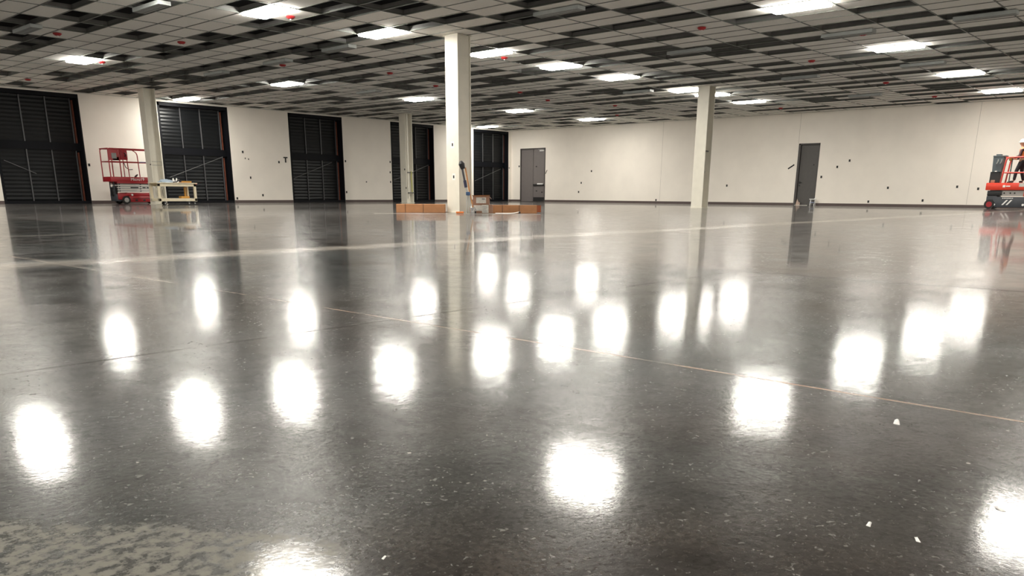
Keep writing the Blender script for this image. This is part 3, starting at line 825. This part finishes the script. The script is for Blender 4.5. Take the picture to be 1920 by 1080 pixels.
for i in range(R+1):
    a = PI/2*i/R
    for k in range(n):
        q = 2*PI*k/n; rr = 1+.22*math.sin(3*q+i)+.1*math.sin(7*q)
        vs.append((.27*math.cos(a)*math.cos(q)*rr, .14*math.cos(a)*math.sin(q)*rr, .002+.11*math.sin(a)*(1+.15*math.sin(5*q+i))))
bg.raw(vs, [(i*n+k, i*n+(k+1) % n, (i+1)*n+(k+1) % n, (i+1)*n+k) for i in range(R) for k in range(n)] + [tuple(range(n))])
bg.build('bag_body', mat('pale_blue_film', (.42, .52, .62), .3), o, True)
o = thing('hand_tool', 'small black hand tool lying in the middle of the cart top', 'tool', (cx+.72, cy+.06, cz))
MB().tube([(-.10, 0, .02), (.04, 0, .03), (.10, .02, .10)], [.02, .02, .025]).build('tool_body', m_dark, o, True)
MB().tube([(.10, .02, .10), (.14, .02, .12)], .012).build('tool_tip', m_steel, o)
for dx, lb in ((.84, 'left one of two white paper cones on the cart top'), (.97, 'right one of two white paper cones on the cart top')):
    o = thing('paper_cone', lb, 'paper', (cx+dx, cy+.5, cz), group='white crumpled papers on the cart')
    MB().lathe([(.045, 0), (.06, .03), (.045, .09), (.012, .17)], (0,0,0), 9).build('cone_body', m_white, o)
    MB().box(-.03, .05, -.07, -.055, 0, .05).build('paper_flap', m_white, o)
o = thing('amber_tray', 'flat amber tray on the right end of the cart top', 'tray', (cx+1.16, cy+.2, cz))
MB().box(-.22, .16, -.12, .12, 0, .03, bev=.005).build('tray_base', m_card, o); MB().box(-.22, .16, -.13, -.115, .02, .06).build('tray_lip', m_amber, o)
o = thing('amber_stand', 'amber upright stand with a flat foot on the lower shelf of the cart', 'stand', (cx+1.10, cy+.3, .23))
MB().box(-.16, .16, -.1, .1, 0, .08, bev=.01).build('stand_foot', m_amber, o)
MB().box(.02, .06, -.03, .03, .08, .40).build('stand_post', m_amber, o); MB().box(.10, .12, -.02, .02, .08, .40).build('stand_post', m_amber, o)

# ------------------------------------------------------------------ clutter at the nearest column
rt = Vector((.671, -.741, 0)); fw = Vector((.742, .670, 0)); ANG = math.atan2(-.741, .671)
def at(px, depth):   # a point by its sideways offset and depth in metres along the view's ground axes
    p = rt*px + fw*depth; return (p.x, p.y, 0)
def longbox(o, L, W, Z, open_end=False):
    q = MB(); q.box(0, L, 0, W, 0, Z, bev=.004); q.build('carton_body', m_card, o)
    for x in ((.22, L-.55) if not open_end else (.45, L-.45)): MB().box(x, x+.02, -.003, W+.003, -.0, Z+.003).build('packing_strap', m_tape, o)
    if open_end:
        MB().box(L, L+.10, -.01, .006, .02, Z).build('end_flap', m_cardin, o)
        MB().box(L, L+.10, W-.006, W, .02, Z-.02).build('end_flap', m_cardin, o)
        MB().raw([(L-.02, 0, Z), (L+.10, .04, Z-.03), (L+.10, W, Z-.03), (L-.02, W, Z)], [(0,1,2,3)]).build('end_flap', m_tape, o)
o = thing('long_cardboard_box', 'long flat closed cardboard box on the floor left of the nearest column', 'cardboard box', at(-2.93, 20.7), ANG)
longbox(o, 1.22, .30, .20)
o = thing('long_cardboard_box', 'long cardboard box with an open end on the floor right of the stacked boxes', 'cardboard box', at(-.72, 20.5), ANG)
longbox(o, 1.32, .24, .19, True)
o = thing('shipping_box', 'lower brown shipping box with a big white label, right of the nearest column', 'cardboard box', at(-.99, 20.0), ANG)
MB().box(0, .50, 0, .32, 0, .205, bev=.006).build('carton_body', m_card2, o)
MB().box(.02, .36, -.004, 0, .06, .19).build('paper_label', m_label, o)
k = MB().box(.24, .40, -.007, -.003, .01, .20).build('paper_label', m_label, o)
q = MB()
for i in range(5): q.box(.26, .37-.02*(i % 3), -.009, -.006, .035+.03*i, .045+.03*i)
q.build('label_print', m_mgrey, k)
o = thing('shipping_box', 'upper smaller brown shipping box with square label, topmost of the stack', 'cardboard box', (*at(-.99, 20.02)[:2], .207), ANG)
MB().box(.02, .42, 0, .28, 0, .19, bev=.005).build('carton_body', m_card2, o)
MB().raw([(.02,0,.19),(.42,0,.19),(.44,-.05,.225),(.0,-.05,.215)], [(0,1,2,3)]).build('top_flap', m_card, o)
MB().raw([(.42,0,.19),(.42,.28,.19),(.46,.28,.14),(.47,0,.12)], [(0,1,2,3)]).build('top_flap', m_card2, o)
k = MB().box(.10, .34, -.004, 0, .03, .165).build('paper_label', m_label, o)
MB().box(.24, .31, -.007, -.003, .11, .145).build('label_print', m_mgrey, k)
o = thing('paper_sheet', 'white curled paper sheet on the floor before the open cardboard box', 'paper', at(-.42, 19.6), ANG)
q = MB(); vs = []
for i in range(9):
    x = .56*i/8; z = .004+.03*max(0, (i-5)/3)**2
    vs += [(x, 0, .004+z), (x, .30, .012+z)]
q.raw(vs, [(2*i, 2*i+1, 2*i+3, 2*i+2) for i in range(8)]); q.build('sheet', m_label, o); MB().box(.56, .60, .0, .2, .0, .05).build('curled_edge', m_dark, o)
tag(MB().box(0, .18, 0, .1, 0, .045, bev=.008).build('wood_block', m_orange), 'small orange block on the floor at the right foot of the nearest column', 'block')
wb = bpy.data.objects['wood_block']; wb.location = at(-1.36, 19.72); wb.rotation_euler = (0, 0, ANG)
tag(MB().box(-2.95, .95, -.06, 0, 0, .004).build('masking_strip', m_label), 'thin pale masking strip on the floor in front of the long boxes', 'strip')
ms = bpy.data.objects['masking_strip']; ms.location = (*at(-.3, 19.42)[:2], .0005); ms.rotation_euler = (0, 0, ANG)
# tools leaning on the column
o = thing('push_broom', 'wooden handled broom leaning against the nearest column', 'broom', at(-.95, 19.9), ANG)
MB().tube([(.0, 0, .10), (-.10, .02, .55), (-.19, .04, 1.06)], [.016, .017, .018]).build('broom_handle', m_handle, o, True)
MB().box(-.05, .07, -.03, .05, .05, .11, bev=.01).build('broom_head', m_steel, o)
MB().box(-.045, .065, -.02, .04, .0, .05).build('bristles', m_dark, o)
o = thing('folding_tripod', 'folded dark blue and silver tripod with a black head leaning on the nearest column', 'tripod', at(-1.04, 19.75), ANG)
MB().tube([(-.03, .03, .45), (-.10, .05, .62)], .022).build('center_pole', m_lgrey, o, True)
MB().tube([(-.08, .04, .60), (-.11, .05, .76)], .036).build('navy_grip', m_navy, o, True)
MB().tube([(-.11, .05, .74), (-.18, .06, 1.12)], .024).build('upper_pole', m_dgrey, o, True)
MB().tube([(-.145, .06, 1.02), (-.18, .06, 1.14), (-.20, .06, 1.20)], [.05, .075, .03], 14).build('tripod_head', m_dark, o, True)
for x in (-.06, .0, .05): MB().tube([(-.03+x*.4, .03, .46), (x-.01, .01, .012)], .012).build('leg', m_lgrey, o)
MB().box(-.08, .02, -.02, .06, .42, .50, bev=.01).build('leg_clamp', m_blue, o)
o = thing('steel_bucket', 'small shiny steel bucket at the foot of the leaning tools', 'bucket', at(-.96, 19.6))
MB().lathe([(.05, 0), (.065, .14), (.07, .145), (.062, .14)], (0,0,0), 20).build('bucket_body', m_steel, o, True)
MB().tube([(-.065, 0, .13), (-.04, 0, .19), (0, 0, .21), (.04, 0, .19), (.065, 0, .13)], .005).build('bucket_handle', m_steel, o)

# things at the foot of the dark door
o = thing('step_stool', 'small white and blue folding step stool in front of the dark single door', 'stool', (37.55, 15.42, 0), -PI/2)
q = MB()
for x in (0, .20): q.tube([(x, 0, 0), (x+.02, .06, .30)], .012); q.tube([(x, .16, 0), (x+.02, .06, .30)], .012)
q.build('frame', m_white, o)
MB().box(-.03, .25, -.02, .14, .27, .30, bev=.005).build('step', m_white, o); MB().box(0, .22, -.01, .05, .13, .15).build('step', mat('pale_blue', (.35, .42, .65), .5), o)
MB().tube([(.18, .05, .30), (.26, .05, .36)], .014).build('handle', m_white, o)
o = thing('cardboard_scrap', 'pale brown cardboard scrap leaning at the foot of the dark single door', 'cardboard', (37.8, 16.2, 0), -PI/2)
MB().raw([(0,0,0),(.20,0,0),(.19,.07,.12),(.10,.09,.16),(.02,.10,.30),(0,.012,0),(.20,.012,0),(.19,.082,.12),(.10,.102,.16),(.02,.112,.30)], [(0,1,2,3,4),(5,6,7,8,9),(0,1,6,5),(1,2,7,6),(2,3,8,7),(3,4,9,8),(4,0,5,9)]).build('scrap_sheet', mat('pale_card', (.42, .32, .26), .8), o)
tag(MB().box(-.02, .0, 0, .62, 0, .02).build('threshold_strip', m_label), 'pale strip lying along the sill of the dark single door', 'strip').location = (37.75, 15.6, 0)

# crumbs on the floor close by
CR = [((1.78,.49), .020, .3, 'longest white plaster crumb, at the right below the pale joint line'),
      ((1.37,.21), .010, .9, 'small white crumb close to the right edge of the picture'),
      ((1.17,.34), .010, .2, 'white crumb in the lower right foreground, left of its neighbour'),
      ((1.16,.27), .009, .5, 'white crumb in the lower right foreground, nearest the bottom of the pair'),
      ((.61,.78), .006, .5, 'tiny white crumb at the bottom left of centre')]
for (x, y), s, r, lb in CR:
    bm = MB(); bm.raw([(-s,-s*.3,0),(s*.9,-s*.25,0),(s*1.1,s*.2,0),(-s*.7,s*.35,0),(-s*.6,-s*.1,s*.25),(s*.5,-s*.05,s*.3),(s*.4,s*.15,s*.22)], [(0,1,2,3),(0,1,5,4),(1,2,6,5),(2,3,4,6),(3,0,4),(4,5,6)])
    o = tag(bm.build('plaster_crumb', m_white), lb, 'crumb', 'white plaster crumbs on the near floor')
    o.location = (x, y, 0); o.rotation_euler = (0, 0, r)
